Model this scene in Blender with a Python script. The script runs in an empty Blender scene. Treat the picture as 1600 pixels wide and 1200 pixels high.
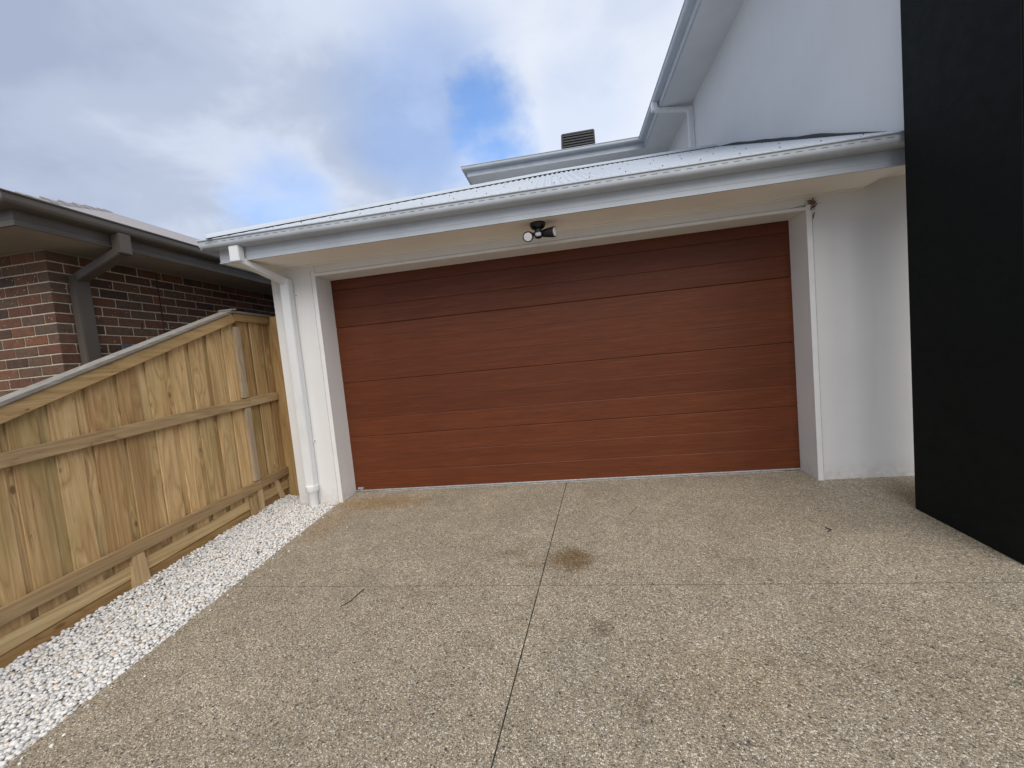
import bpy, bmesh, math, random
import numpy as np
from mathutils import Vector, Matrix, noise as mnoise
random.seed(7)
rng = np.random.default_rng(11)
scene = bpy.context.scene
C = scene.collection
R = math.radians

# ------------------------------------------------------------ camera, sky, sun, exposure
cam_d = bpy.data.cameras.new('camera'); cam = bpy.data.objects.new('camera', cam_d); C.objects.link(cam)
cam_d.sensor_width = 36; cam_d.sensor_fit = 'HORIZONTAL'; cam_d.lens = 616.13 / 1600 * 36
cam_d.clip_start = .05; cam_d.clip_end = 2000
cr = Vector((0.98624653, 0.13549088, -0.09465727)); cu = Vector((0.08487251, 0.0762693, 0.9934685)); cf = Vector((-0.14182537, 0.98783866, -0.06372088))
m = Matrix((cr, cu, -cf)).transposed().to_4x4(); m.translation = (2.55926, -4.19455, 1.36611)
cam.matrix_world = m
scene.camera = cam

SUN_EL, SUN_ROT = R(50), R(160)          # sun high behind the photographer, a little to the right
sdir = Vector((math.sin(SUN_ROT) * math.cos(SUN_EL), math.cos(SUN_ROT) * math.cos(SUN_EL), math.sin(SUN_EL)))
world = bpy.data.worlds.new('World'); scene.world = world; world.use_nodes = True
wn, wl = world.node_tree.nodes, world.node_tree.links
wn.clear()

def N(nodes, typ, **kw):
    n = nodes.new(typ)
    for k, v in kw.items():
        if k in n.inputs: n.inputs[k].default_value = v
        else: setattr(n, k, v)
    return n
def math_n(nodes, links, op, a, b=None, c=None, clamp=False):
    n = nodes.new('ShaderNodeMath'); n.operation = op; n.use_clamp = clamp
    for i, v in enumerate((a, b, c)):
        if v is None: continue
        if hasattr(v, 'links') or hasattr(v, 'is_linked'): links.new(v, n.inputs[i])
        else: n.inputs[i].default_value = v
    return n.outputs[0]
def ramp_n(nodes, links, fac, stops, interp='LINEAR'):
    n = nodes.new('ShaderNodeValToRGB'); n.color_ramp.interpolation = interp
    e = n.color_ramp.elements
    while len(e) < len(stops): e.new(.5)
    for i, (p, c) in enumerate(stops):
        e[i].position = p; e[i].color = (c[0], c[1], c[2], 1) if not isinstance(c, (int, float)) else (c, c, c, 1)
    links.new(fac, n.inputs[0]); return n.outputs[0]
def mix_n(nodes, links, fac, a, b, mode='MIX'):
    n = nodes.new('ShaderNodeMix'); n.data_type = 'RGBA'; n.blend_type = mode
    for s, v in ((n.inputs[0], fac), (n.inputs[6], a), (n.inputs[7], b)):
        if hasattr(v, 'is_linked'): links.new(v, s)
        elif isinstance(v, (int, float)): s.default_value = v
        else: s.default_value = (v[0], v[1], v[2], 1)
    return n.outputs[2]

def build_world():
    tc = wn.new('ShaderNodeTexCoord')
    sky = wn.new('ShaderNodeTexSky'); sky.sky_type = 'NISHITA'; sky.sun_disc = False
    sky.sun_elevation = SUN_EL; sky.sun_rotation = SUN_ROT; sky.air_density = 1.0; sky.dust_density = .6
    sep = wn.new('ShaderNodeSeparateXYZ'); wl.new(tc.outputs['Generated'], sep.inputs[0])
    M = lambda *a, **k: math_n(wn, wl, *a, **k)
    zz = M('ADD', M('MAXIMUM', sep.outputs[2], 0.0), .32)
    comb = wn.new('ShaderNodeCombineXYZ')
    wl.new(M('DIVIDE', sep.outputs[0], zz), comb.inputs[0]); wl.new(M('DIVIDE', sep.outputs[1], zz), comb.inputs[1])
    def mapped(off, sc):
        mp = wn.new('ShaderNodeMapping'); mp.inputs['Location'].default_value = off; mp.inputs['Scale'].default_value = sc
        wl.new(comb.outputs[0], mp.inputs[0]); return mp.outputs[0]
    def noise(vec, scale, det, rough, dist=0.0):
        n = N(wn, 'ShaderNodeTexNoise', Scale=scale, Detail=det, Roughness=rough, Distortion=dist); wl.new(vec, n.inputs['Vector']); return n.outputs['Fac']
    wob = noise(mapped((3.1, 1.7, 0), (1, 1, 1)), 3.0, 5, .55)
    def spot(d, inner, outer):            # soft round area of sky round a direction, edge broken up by noise
        dn = wn.new('ShaderNodeVectorMath'); dn.operation = 'DOT_PRODUCT'; wl.new(tc.outputs['Generated'], dn.inputs[0])
        v = Vector(d).normalized(); dn.inputs[1].default_value = v
        s = M('ADD', dn.outputs['Value'], M('MULTIPLY', M('SUBTRACT', wob, .5), .022))
        r = wn.new('ShaderNodeMapRange'); r.interpolation_type = 'SMOOTHSTEP'
        wl.new(s, r.inputs[0]); r.inputs[1].default_value = math.cos(R(outer)); r.inputs[2].default_value = math.cos(R(inner))
        return r.outputs[0]
    n1 = noise(mapped((.4, 2.3, 0), (1, 1.3, 1)), 1.5, 6, .5, .25)     # cloud tone
    n2 = noise(mapped((5.4, 1.3, 0), (1, 1.2, 1)), .8, 4, .5)          # gaps
    n3 = noise(mapped((1.4, 7.3, 0), (1, 1, 1)), 4.2, 6, .6, .4)
    tone = M('ADD', M('MULTIPLY', n1, .75), M('MULTIPLY', n3, .25))
    # bright cloud banks, darker grey ones
    tone = M('ADD', tone, M('MULTIPLY', spot((.184, .797, .575), 6, 34), .20))
    tone = M('ADD', tone, M('MULTIPLY', spot((-.40, .77, .48), 3, 16), .13))
    tone = M('ADD', tone, M('MULTIPLY', spot((-.55, .74, .36), 3, 14), .06))
    tone = M('SUBTRACT', tone, M('MULTIPLY', spot((-.30, .79, .53), 1, 12), .13))
    tone = M('SUBTRACT', tone, M('MULTIPLY', spot((-.72, .50, .50), 6, 26), .10))
    cloud = ramp_n(wn, wl, tone, [(.30, (3.0, 3.5, 4.7)), (.44, (3.7, 4.25, 5.4)), (.58, (5.0, 5.55, 6.7)), (.76, (6.2, 6.6, 7.4))], 'EASE')
    gap = M('MULTIPLY', M('SUBTRACT', n2, .60), 7.0, clamp=True)
    gap = M('MAXIMUM', M('MULTIPLY', gap, .6), M('MULTIPLY', spot((-.124, .854, .500), .1, 7.2), .95))
    gap = M('MAXIMUM', gap, M('MULTIPLY', spot((.07, .86, .50), 1, 8), .16))
    gap = M('MAXIMUM', gap, M('MULTIPLY', spot((-.53, .775, .335), .5, 8), .55))
    gap = M('MAXIMUM', gap, M('MULTIPLY', spot((-.24, .82, .52), 1, 13), .46))
    blue = mix_n(wn, wl, 1.0, sky.outputs[0], (1.45, 1.75, 2.1), 'MULTIPLY')
    col = mix_n(wn, wl, gap, cloud, blue)
    bg = wn.new('ShaderNodeBackground'); bg.inputs['Strength'].default_value = .1
    wl.new(col, bg.inputs[0])
    out = wn.new('ShaderNodeOutputWorld'); wl.new(bg.outputs[0], out.inputs[0])
build_world()

sun_d = bpy.data.lights.new('sun', 'SUN'); sun_d.energy = 2.3; sun_d.angle = R(60); sun_d.color = (1, .93, .83)
sun = bpy.data.objects.new('sun', sun_d); C.objects.link(sun)
sun.rotation_euler = sdir.to_track_quat('Z', 'Y').to_euler()
scene.view_settings.view_transform = 'Standard'; scene.view_settings.look = 'None'
scene.view_settings.exposure = 0.42; scene.view_settings.gamma = 1; scene.view_settings.use_curve_mapping = False
scene.render.engine = 'CYCLES'

# ------------------------------------------------------------ object helpers
def tag(o, label=None, cat=None, group=None, kind=None):
    if label: o['label'] = label
    if cat: o['category'] = cat
    if group: o['group'] = group
    if kind: o['kind'] = kind
    return o
def empty(name, loc=(0, 0, 0), **kw):
    o = bpy.data.objects.new(name, None); C.objects.link(o); o.location = loc; o.empty_display_size = .2
    return tag(o, **kw)
def link(name, me, parent=None, loc=(0, 0, 0), rot=None, mat=None, **kw):
    o = bpy.data.objects.new(name, me); C.objects.link(o); o.location = loc
    if rot: o.rotation_euler = rot
    if parent: o.parent = parent
    if mat and not me.materials: me.materials.append(mat)
    return tag(o, **kw)
class MB:
    def __init__(s): s.v = []; s.f = []
    def quad(s, a, b, c, d): n = len(s.v); s.v += [a, b, c, d]; s.f.append((n, n+1, n+2, n+3)); return s
    def poly(s, pts): n = len(s.v); s.v += list(pts); s.f.append(tuple(range(n, n+len(pts)))); return s
    def box(s, x0, x1, y0, y1, z0, z1):
        n = len(s.v)
        s.v += [(x, y, z) for z in (z0, z1) for y in (y0, y1) for x in (x0, x1)]
        s.f += [tuple(n+i for i in q) for q in ((0,2,3,1),(4,5,7,6),(0,1,5,4),(2,6,7,3),(0,4,6,2),(1,3,7,5))]
        return s
    def prism(s, pts, z0, z1):            # pts: plan polygon ccw; z0,z1 numbers or functions of (x,y)
        n = len(s.v); k = len(pts)
        f0 = z0 if callable(z0) else (lambda x, y: z0); f1 = z1 if callable(z1) else (lambda x, y: z1)
        s.v += [(x, y, f0(x, y)) for x, y in pts] + [(x, y, f1(x, y)) for x, y in pts]
        s.f.append(tuple(n+i for i in reversed(range(k)))); s.f.append(tuple(n+k+i for i in range(k)))
        for i in range(k):
            j = (i+1) % k; s.f.append((n+i, n+j, n+k+j, n+k+i))
        return s
    def tube(s, pts, r, seg=10, caps=True):
        pts = [Vector(p) for p in pts]; n0 = len(s.v); rr = r if isinstance(r, (list, tuple)) else [r]*len(pts)
        for i, p in enumerate(pts):
            d = (pts[min(i+1, len(pts)-1)] - pts[max(i-1, 0)]).normalized()
            a = d.orthogonal().normalized(); b = d.cross(a)
            if i and abs((prev - a).length) > .8:
                a = (prev - d*prev.dot(d)).normalized(); b = d.cross(a)
            prev = a
            for k in range(seg):
                t = 2*math.pi*k/seg; s.v.append(tuple(p + (a*math.cos(t) + b*math.sin(t))*rr[i]))
        for i in range(len(pts)-1):
            for k in range(seg):
                a0 = n0+i*seg+k; a1 = n0+i*seg+(k+1) % seg
                s.f.append((a0, a1, a1+seg, a0+seg))
        if caps:
            s.f.append(tuple(reversed(range(n0, n0+seg)))); s.f.append(tuple(range(len(s.v)-seg, len(s.v))))
        return s
    def bar(s, a, b, w, h, up=(0, 0, 1)):  # rectangular bar from a to b, w across, h along 'up'
        a, b = Vector(a), Vector(b); d = (b-a).normalized(); u = Vector(up); u = (u - d*u.dot(d)).normalized(); c = d.cross(u)
        n = len(s.v)
        for p in (a, b):
            for su, sc in ((-1,-1),(-1,1),(1,1),(1,-1)): s.v.append(tuple(p + u*su*h/2 + c*sc*w/2))
        s.f += [(n,n+1,n+2,n+3),(n+7,n+6,n+5,n+4)] + [(n+i, n+4+i, n+4+(i+1)%4, n+(i+1)%4) for i in range(4)]
        return s
    def mesh(s, name, bevel=0, seg=1, smooth=False, smooth_angle=None):
        me = bpy.data.meshes.new(name)
        bm = bmesh.new()
        vs = [bm.verts.new(v) for v in s.v]
        for f in s.f:
            try: bm.faces.new([vs[i] for i in f])
            except ValueError: pass
        bmesh.ops.recalc_face_normals(bm, faces=bm.faces)
        if bevel: 
            es = [e for e in bm.edges if len(e.link_faces) == 2 and e.calc_face_angle(0) > .5]
            bmesh.ops.bevel(bm, geom=es, offset=bevel, segments=seg, affect='EDGES', clamp_overlap=True)
        bm.to_mesh(me); bm.free()
        if smooth or smooth_angle:
            for p in me.polygons: p.use_smooth = True
            if smooth_angle:
                try: me.set_sharp_from_angle(angle=R(smooth_angle))
                except Exception: pass
        return me
    def build(s, name, mat, parent=None, bevel=0, seg=1, loc=(0,0,0), rot=None, smooth=False, smooth_angle=None, **kw):
        return link(name, s.mesh(name, bevel, seg, smooth, smooth_angle), parent, loc, rot, mat, **kw)
def sweep(path, prof, closed_prof=False):
    """path: plan points; prof: (outward offset to the RIGHT of travel, z). Mitred."""
    mb = MB(); P = [Vector(p) for p in path]; k = len(prof); nrm = []
    for i in range(len(P)-1):
        d = (P[i+1]-P[i]).normalized(); nrm.append(Vector((d.y, -d.x)))
    for i, p in enumerate(P):
        if i == 0: mn = nrm[0]
        elif i == len(P)-1: mn = nrm[-1]
        else: mn = (nrm[i-1]+nrm[i]); mn = mn / (1 + nrm[i-1].dot(nrm[i]))
        for o, z in prof: q = p + mn*o; mb.v.append((q.x, q.y, z))
    for i in range(len(P)-1):
        for j in range(k if closed_prof else k-1):
            a = i*k+j; b = i*k+(j+1) % k
            mb.f.append((a, b, b+k, a+k))
    if closed_prof:
        mb.f.append(tuple(range(k))); mb.f.append(tuple(reversed(range((len(P)-1)*k, len(P)*k))))
    return mb

# ------------------------------------------------------------ materials
def material(name):
    mt = bpy.data.materials.new(name); mt.use_nodes = True
    nt = mt.node_tree; b = nt.nodes['Principled BSDF']
    return mt, nt.nodes, nt.links, b
def coords(nd, lk, kind='Object', scale=(1,1,1), rnd=0.0, loc=(0,0,0)):
    tc = nd.new('ShaderNodeTexCoord'); v = tc.outputs[kind]
    if rnd:
        oi = nd.new('ShaderNodeObjectInfo'); mm = nd.new('ShaderNodeVectorMath'); mm.operation = 'MULTIPLY_ADD'
        cb = nd.new('ShaderNodeCombineXYZ')
        for i, kf in enumerate((1.0, 1.7, 2.3)):
            lk.new(math_n(nd, lk, 'MULTIPLY', oi.outputs['Random'], rnd*kf), cb.inputs[i])
        va = nd.new('ShaderNodeVectorMath'); va.operation = 'ADD'; lk.new(v, va.inputs[0]); lk.new(cb.outputs[0], va.inputs[1]); v = va.outputs[0]
        nd.remove(mm)
    mp = nd.new('ShaderNodeMapping'); mp.inputs['Scale'].default_value = scale; mp.inputs['Location'].default_value = loc
    lk.new(v, mp.inputs[0]); return mp.outputs[0]
def noise(nd, lk, vec, scale, detail=4, rough=.5, dist=0.0, out='Fac'):
    n = N(nd, 'ShaderNodeTexNoise', Scale=scale, Detail=detail, Roughness=rough, Distortion=dist); lk.new(vec, n.inputs['Vector']); return n.outputs[out]
def bump(nd, lk, b, height, strength, dist, prev=None):
    n = nd.new('ShaderNodeBump'); n.inputs['Strength'].default_value = strength; n.inputs['Distance'].default_value = dist
    lk.new(height, n.inputs['Height'])
    if prev is not None: lk.new(prev, n.inputs['Normal'])
    lk.new(n.outputs[0], b.inputs['Normal']); return n.outputs[0]
def plain(name, col, rough=.5, metal=0.0, var=.12, grain=6.0, bmp=0.0, bscale=200, bdist=.001, spec=.5, dirt=None):
    mt, nd, lk, b = material(name)
    v = coords(nd, lk)
    n = noise(nd, lk, v, grain, 6, .6)
    lo = [c*(1-var) for c in col]; hi = [min(1, c*(1+var)) for c in col]
    c = ramp_n(nd, lk, n, [(.3, lo), (.7, hi)])
    if dirt:
        dn = noise(nd, lk, coords(nd, lk, scale=(1, 1, .25)), dirt[1], 6, .65)
        dm = ramp_n(nd, lk, dn, [(.55, 0.0), (.75, dirt[2])])
        c = mix_n(nd, lk, dm, c, dirt[0])
    lk.new(c, b.inputs['Base Color'])
    b.inputs['Roughness'].default_value = rough; b.inputs['Metallic'].default_value = metal
    b.inputs['Specular IOR Level'].default_value = spec
    rn = ramp_n(nd, lk, noise(nd, lk, v, grain*3, 4, .6), [(.3, max(0, rough-.08)), (.7, min(1, rough+.08))]); lk.new(rn, b.inputs['Roughness'])
    if bmp: bump(nd, lk, b, noise(nd, lk, v, bscale, 3, .6), bmp, bdist)
    return mt
def render_wall(name, col, streak=.10):
    mt, nd, lk, b = material(name)
    v = coords(nd, lk)
    big = noise(nd, lk, v, 1.1, 5, .6); st = noise(nd, lk, coords(nd, lk, scale=(7, 7, .5)), 1.0, 5, .6)
    c = mix_n(nd, lk, ramp_n(nd, lk, big, [(.3, 0.0), (.7, 1.0)]), [k*.93 for k in col], col)
    c = mix_n(nd, lk, ramp_n(nd, lk, st, [(.52, 0.0), (.8, streak*2)]), c, [col[0]*.72, col[1]*.70, col[2]*.64])
    fine = noise(nd, lk, v, 260, 3, .7)
    c = mix_n(nd, lk, ramp_n(nd, lk, fine, [(.25, .10), (.5, 0.0)]), c, [k*.55 for k in col])
    # splash-back dirt close to the paving
    sx = nd.new('ShaderNodeSeparateXYZ'); lk.new(coords(nd, lk), sx.inputs[0])
    low = nd.new('ShaderNodeMapRange'); lk.new(sx.outputs[2], low.inputs[0]); low.inputs[1].default_value = .16; low.inputs[2].default_value = -.02
    dm = math_n(nd, lk, 'MULTIPLY', low.outputs[0], ramp_n(nd, lk, noise(nd, lk, v, 14, 5, .7), [(.35, 0.0), (.7, .55)]))
    c = mix_n(nd, lk, dm, c, (.36, .29, .20))
    lk.new(c, b.inputs['Base Color']); b.inputs['Roughness'].default_value = .85; b.inputs['Specular IOR Level'].default_value = .3
    h = math_n(nd, lk, 'ADD', math_n(nd, lk, 'MULTIPLY', noise(nd, lk, v, 420, 2, .6), .5), noise(nd, lk, v, 110, 4, .7))
    bump(nd, lk, b, h, .45, .0022)
    return mt
def wood(name, axis, dark, mid, light, green=.35, grey=0.0, knot=1.0):
    """sawn treated pine, grain along axis (0,1,2), each object its own piece"""
    mt, nd, lk, b = material(name)
    oi = nd.new('ShaderNodeObjectInfo')
    sc = [8.0, 8.0, 8.0]; sc[axis] = .42
    v = coords(nd, lk, scale=tuple(sc), rnd=31.0)
    ks = [.05, 4.6, 4.6]; ks[axis] = 2.1
    kv = coords(nd, lk, scale=tuple(ks), rnd=17.0)
    kn = N(nd, 'ShaderNodeTexVoronoi', Scale=1.0); lk.new(kv, kn.inputs['Vector']); kd = kn.outputs['Distance']
    bend = ramp_n(nd, lk, kd, [(0, 1.0), (.10, .60), (.38, 0.0)], 'EASE')
    base = noise(nd, lk, v, 1.0, 2, .45, .3)
    ph = math_n(nd, lk, 'ADD', math_n(nd, lk, 'MULTIPLY', base, 8.0), math_n(nd, lk, 'MULTIPLY', bend, 1.7*knot))
    ring = math_n(nd, lk, 'PINGPONG', ph, .5)
    ring = math_n(nd, lk, 'MULTIPLY', ring, 2.0)
    fs = [160.0]*3; fs[axis] = 5.0
    fib = noise(nd, lk, coords(nd, lk, scale=tuple(fs), rnd=5.0), 1.0, 3, .6)
    c = ramp_n(nd, lk, ring, [(0.0, light), (.55, mid), (.86, [mid[i]*.55+dark[i]*.45 for i in range(3)]), (1.0, dark)])
    s2 = [34.0]*3; s2[axis] = 1.1
    strk = noise(nd, lk, coords(nd, lk, scale=tuple(s2), rnd=12.0), 1.0, 4, .6)
    c = mix_n(nd, lk, ramp_n(nd, lk, strk, [(.40, .55), (.60, 0.0)]), c, [mid[i]*.62+dark[i]*.2 for i in range(3)])
    big = noise(nd, lk, coords(nd, lk, rnd=9.0), 1.6, 4, .6)
    c = mix_n(nd, lk, .40, c, ramp_n(nd, lk, big, [(.3, mid), (.7, light)]))
    c = mix_n(nd, lk, ramp_n(nd, lk, fib, [(.30, .5), (.52, 0.0)]), c, [k*.6 for k in mid])
    # piece-to-piece tone
    tone = ramp_n(nd, lk, oi.outputs['Random'], [(0, (.72, .66, .58)), (.35, (.92, .92, .88)), (.7, (1.05, 1.04, 1.0)), (1, (1.16, 1.20, 1.26))])
    c = mix_n(nd, lk, 1.0, c, tone, 'MULTIPLY')
    gs = [3.0, 3.0, 3.0]; gs[axis] = .8
    gm = ramp_n(nd, lk, noise(nd, lk, coords(nd, lk, scale=tuple(gs), rnd=23.0), 1.0, 4, .55), [(.50, 0.0), (.72, green)])
    c = mix_n(nd, lk, gm, c, (.22, .23, .08))
    if grey:
        gm2 = ramp_n(nd, lk, noise(nd, lk, v, 1.3, 5, .6), [(.25, grey*.45), (.6, grey)])
        c = mix_n(nd, lk, gm2, c, (.30, .285, .27))
    kc = ramp_n(nd, lk, kd, [(0, 1.0), (.045, .9), (.075, 0.0)])
    c = mix_n(nd, lk, math_n(nd, lk, 'MULTIPLY', kc, .75*knot), c, (.13, .062, .022))
    # drying cracks along the grain
    cs = [30.0]*3; cs[axis] = 1.3
    ck = noise(nd, lk, coords(nd, lk, scale=tuple(cs), rnd=41.0), 1.0, 2, .5, .2)
    ck = math_n(nd, lk, 'ABSOLUTE', math_n(nd, lk, 'SUBTRACT', ck, .5))
    cm = math_n(nd, lk, 'MULTIPLY', ramp_n(nd, lk, ck, [(.0, 1.0), (.010, 0.0)]), ramp_n(nd, lk, noise(nd, lk, coords(nd, lk, rnd=3.0), 3.1, 2, .5), [(.54, 0.0), (.62, .8)]))
    c = mix_n(nd, lk, cm, c, [k*.35 for k in dark])
    lk.new(c, b.inputs['Base Color']); b.inputs['Roughness'].default_value = .72; b.inputs['Specular IOR Level'].default_value = .25
    h = math_n(nd, lk, 'ADD', math_n(nd, lk, 'MULTIPLY', fib, .8), math_n(nd, lk, 'MULTIPLY', ring, .4))
    bump(nd, lk, b, h, .6, .0015)
    return mt

M_WALL = render_wall('white_acrylic_render', (.74, .735, .72))
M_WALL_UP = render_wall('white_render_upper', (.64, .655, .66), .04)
M_BLACK = plain('black_render', (.0062, .0080, .0076), .75, var=.10, grain=5, bmp=.4, bscale=330, bdist=.0015, spec=.18)
M_SOFFIT = plain('soffit_paint', (.86, .83, .77), .7, var=.05, grain=2, bmp=.05)
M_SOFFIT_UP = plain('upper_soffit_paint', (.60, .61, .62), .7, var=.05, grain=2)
M_STEEL = plain('grey_painted_steel', (.44, .48, .52), .38, var=.07, grain=3, spec=.5, dirt=((.33, .33, .31), 3.0, .35))
M_PIPE = plain('white_painted_pipe', (.72, .74, .75), .35, var=.04, grain=4, dirt=((.45, .42, .36), 4.0, .3))
M_PVC = plain('white_plastic', (.74, .75, .75), .4, var=.05)
M_TRIM = plain('white_trim_paint', (.74, .74, .73), .45, var=.05, grain=5, dirt=((.45, .42, .36), 5.0, .25))
M_SLOT = plain('dark_opening', (.03, .03, .033), .8)
M_ROOF = plain('light_roof_steel', (.46, .50, .55), .42, var=.06, grain=2.5, dirt=((.42, .43, .42), 3.0, .25))
M_FLASH = plain('lead_flashing', (.035, .04, .045), .7)
M_SCREW = plain('screw_head', (.12, .12, .13), .5)
M_BLKPL = plain('black_plastic', (.008, .008, .009), .35)
M_LENS = plain('frosted_lens', (.72, .73, .72), .25)
M_SENSOR = plain('sensor_window', (.55, .56, .60), .3)
M_ALU = plain('aluminium_seal', (.42, .43, .44), .35, metal=.3, var=.25, grain=30)
M_RUBBER = plain('rubber_seal', (.03, .03, .03), .8)
M_NBROWN = plain('brown_grey_steel', (.100, .086, .073), .42, var=.12, grain=3, bmp=.15, bscale=400)
M_NSOFF = plain('neighbour_soffit_paint', (.26, .23, .19), .75, var=.12, grain=4, bmp=.3, bscale=300)
M_NTILE = plain('grey_concrete_tile', (.30, .28, .28), .7, var=.15, grain=12, bmp=.3, bscale=150)
M_MORTAR = plain('cream_mortar', (.56, .50, .38), .95, var=.18, grain=40, bmp=.6, bscale=240, bdist=.003, spec=.1)
M_COOLER = plain('dark_grey_louvre_plastic', (.022, .023, .027), .5, var=.1)
M_GROUND = plain('bare_soil', (.16, .125, .09), .95, var=.3, grain=14, bmp=.6, bscale=60, bdist=.01)
M_TWIG = plain('twig_bark', (.045, .028, .016), .8, var=.3, grain=60)
M_LEAF = plain('leaf_green', (.03, .07, .02), .5)
M_NEST = plain('insect_nest_debris', (.16, .10, .06), .9, var=.4, grain=90)
M_WEB = plain('cobweb_dust', (.34, .31, .27), .9)
M_VENT = plain('vent_grey_paint', (.10, .12, .15), .5)
M_JOINT = plain('joint_sealant_dark', (.018, .017, .015), .8)
M_RJOINT = plain('joint_sealant_brown', (.05, .022, .014), .8)

M_PALING = wood('pine_paling', 2, (.23, .115, .040), (.57, .375, .170), (.76, .55, .305), green=.42, grey=.04)
M_PALING_RET = wood('pine_paling_brown', 2, (.19, .10, .038), (.36, .22, .090), (.44, .29, .130), green=.1)
M_RAIL = wood('pine_rail', 1, (.19, .11, .045), (.43, .29, .14), (.56, .41, .22), green=.15, grey=.12)
M_CAPFRONT = wood('pine_top_rail', 1, (.25, .145, .06), (.50, .34, .165), (.60, .43, .23), green=.12)
M_CAP = wood('weathered_capping', 1, (.06, .055, .05), (.27, .25, .225), (.46, .44, .41), green=0, grey=.35, knot=.6)
M_PLINTH = wood('pine_plinth', 1, (.25, .15, .065), (.52, .37, .19), (.64, .48, .28), green=.25)
M_PLINTH_LO = wood('pine_plinth_dark', 1, (.15, .08, .028), (.33, .20, .080), (.42, .265, .12), green=.1)  # darker, browner tone for the lower plinth boards
M_POST = wood('grey_pine_post', 2, (.22, .13, .065), (.44, .33, .20), (.56, .44, .30), green=.1, grey=.30)
M_STUMP = wood('pine_stump', 2, (.22, .125, .05), (.45, .31, .16), (.56, .41, .23), green=.1)

def brick_mat(name, per_object):
    mt, nd, lk, b = material(name)
    if per_object: rnd = nd.new('ShaderNodeObjectInfo').outputs['Random']
    else: rnd = nd.new('ShaderNodeNewGeometry').outputs['Random Per Island']
    c = ramp_n(nd, lk, rnd, [(0, (.070, .044, .028)), (.18, (.130, .056, .031)), (.38, (.190, .074, .038)), (.60, (.135, .088, .055)), (.80, (.250, .096, .045)), (1, (.105, .084, .058))])
    v = coords(nd, lk, 'Object', rnd=13.0 if per_object else 0)
    n = noise(nd, lk, v, 26, 6, .7)
    c = mix_n(nd, lk, ramp_n(nd, lk, n, [(.35, .55), (.65, 0.0)]), c, (.030, .022, .018))
    c = mix_n(nd, lk, ramp_n(nd, lk, noise(nd, lk, v, 11, 4, .6), [(.52, 0.0), (.72, .5)]), c, (.20, .075, .042))
    sp = N(nd, 'ShaderNodeTexVoronoi', Scale=42.0); lk.new(v, sp.inputs['Vector'])
    pick = ramp_n(nd, lk, sp.outputs['Color'], [(.78, 0.0), (.80, 1.0)])
    sm = math_n(nd, lk, 'MULTIPLY', ramp_n(nd, lk, sp.outputs['Distance'], [(.12, 1.0), (.22, 0.0)]), pick)
    c = mix_n(nd, lk, sm, c, (.62, .57, .48))
    lk.new(c, b.inputs['Base Color']); b.inputs['Roughness'].default_value = .8
    bump(nd, lk, b, noise(nd, lk, v, 90, 5, .7), .6, .003)
    return mt
M_BRICK = brick_mat('mottled_brick', True); M_BRICKS = brick_mat('mottled_brick_far', False)

def door_mat():
    mt, nd, lk, b = material('red_brown_timber_look_door')
    v = coords(nd, lk, scale=(1.1, 26, 26), rnd=19.0)
    g = noise(nd, lk, v, 1.6, 5, .6, .5)
    f = noise(nd, lk, coords(nd, lk, scale=(7, 260, 260), rnd=7.0), 1.0, 4, .65)
    c = ramp_n(nd, lk, g, [(.25, (.096, .0245, .0084)), (.5, (.124, .0325, .0108)), (.75, (.156, .0440, .0155))])
    oi = nd.new('ShaderNodeObjectInfo')
    c = mix_n(nd, lk, 1.0, c, ramp_n(nd, lk, oi.outputs['Random'], [(0, (.88, .86, .85)), (1, (1.10, 1.12, 1.12))]), 'MULTIPLY')
    blot_ = noise(nd, lk, coords(nd, lk, scale=(1.2, 3, 3)), 1.0, 4, .6)
    c = mix_n(nd, lk, 1.0, c, ramp_n(nd, lk, blot_, [(.3, (.90, .90, .92)), (.7, (1.10, 1.08, 1.04))]), 'MULTIPLY')
    c = mix_n(nd, lk, ramp_n(nd, lk, f, [(.33, .5), (.58, 0.0)]), c, (.062, .018, .007))
    lk.new(c, b.inputs['Base Color']); b.inputs['Specular IOR Level'].default_value = .26
    lk.new(ramp_n(nd, lk, f, [(.3, .58), (.7, .44)]), b.inputs['Roughness'])
    bump(nd, lk, b, f, .35, .0009)
    return mt
M_DOOR = door_mat()

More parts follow.
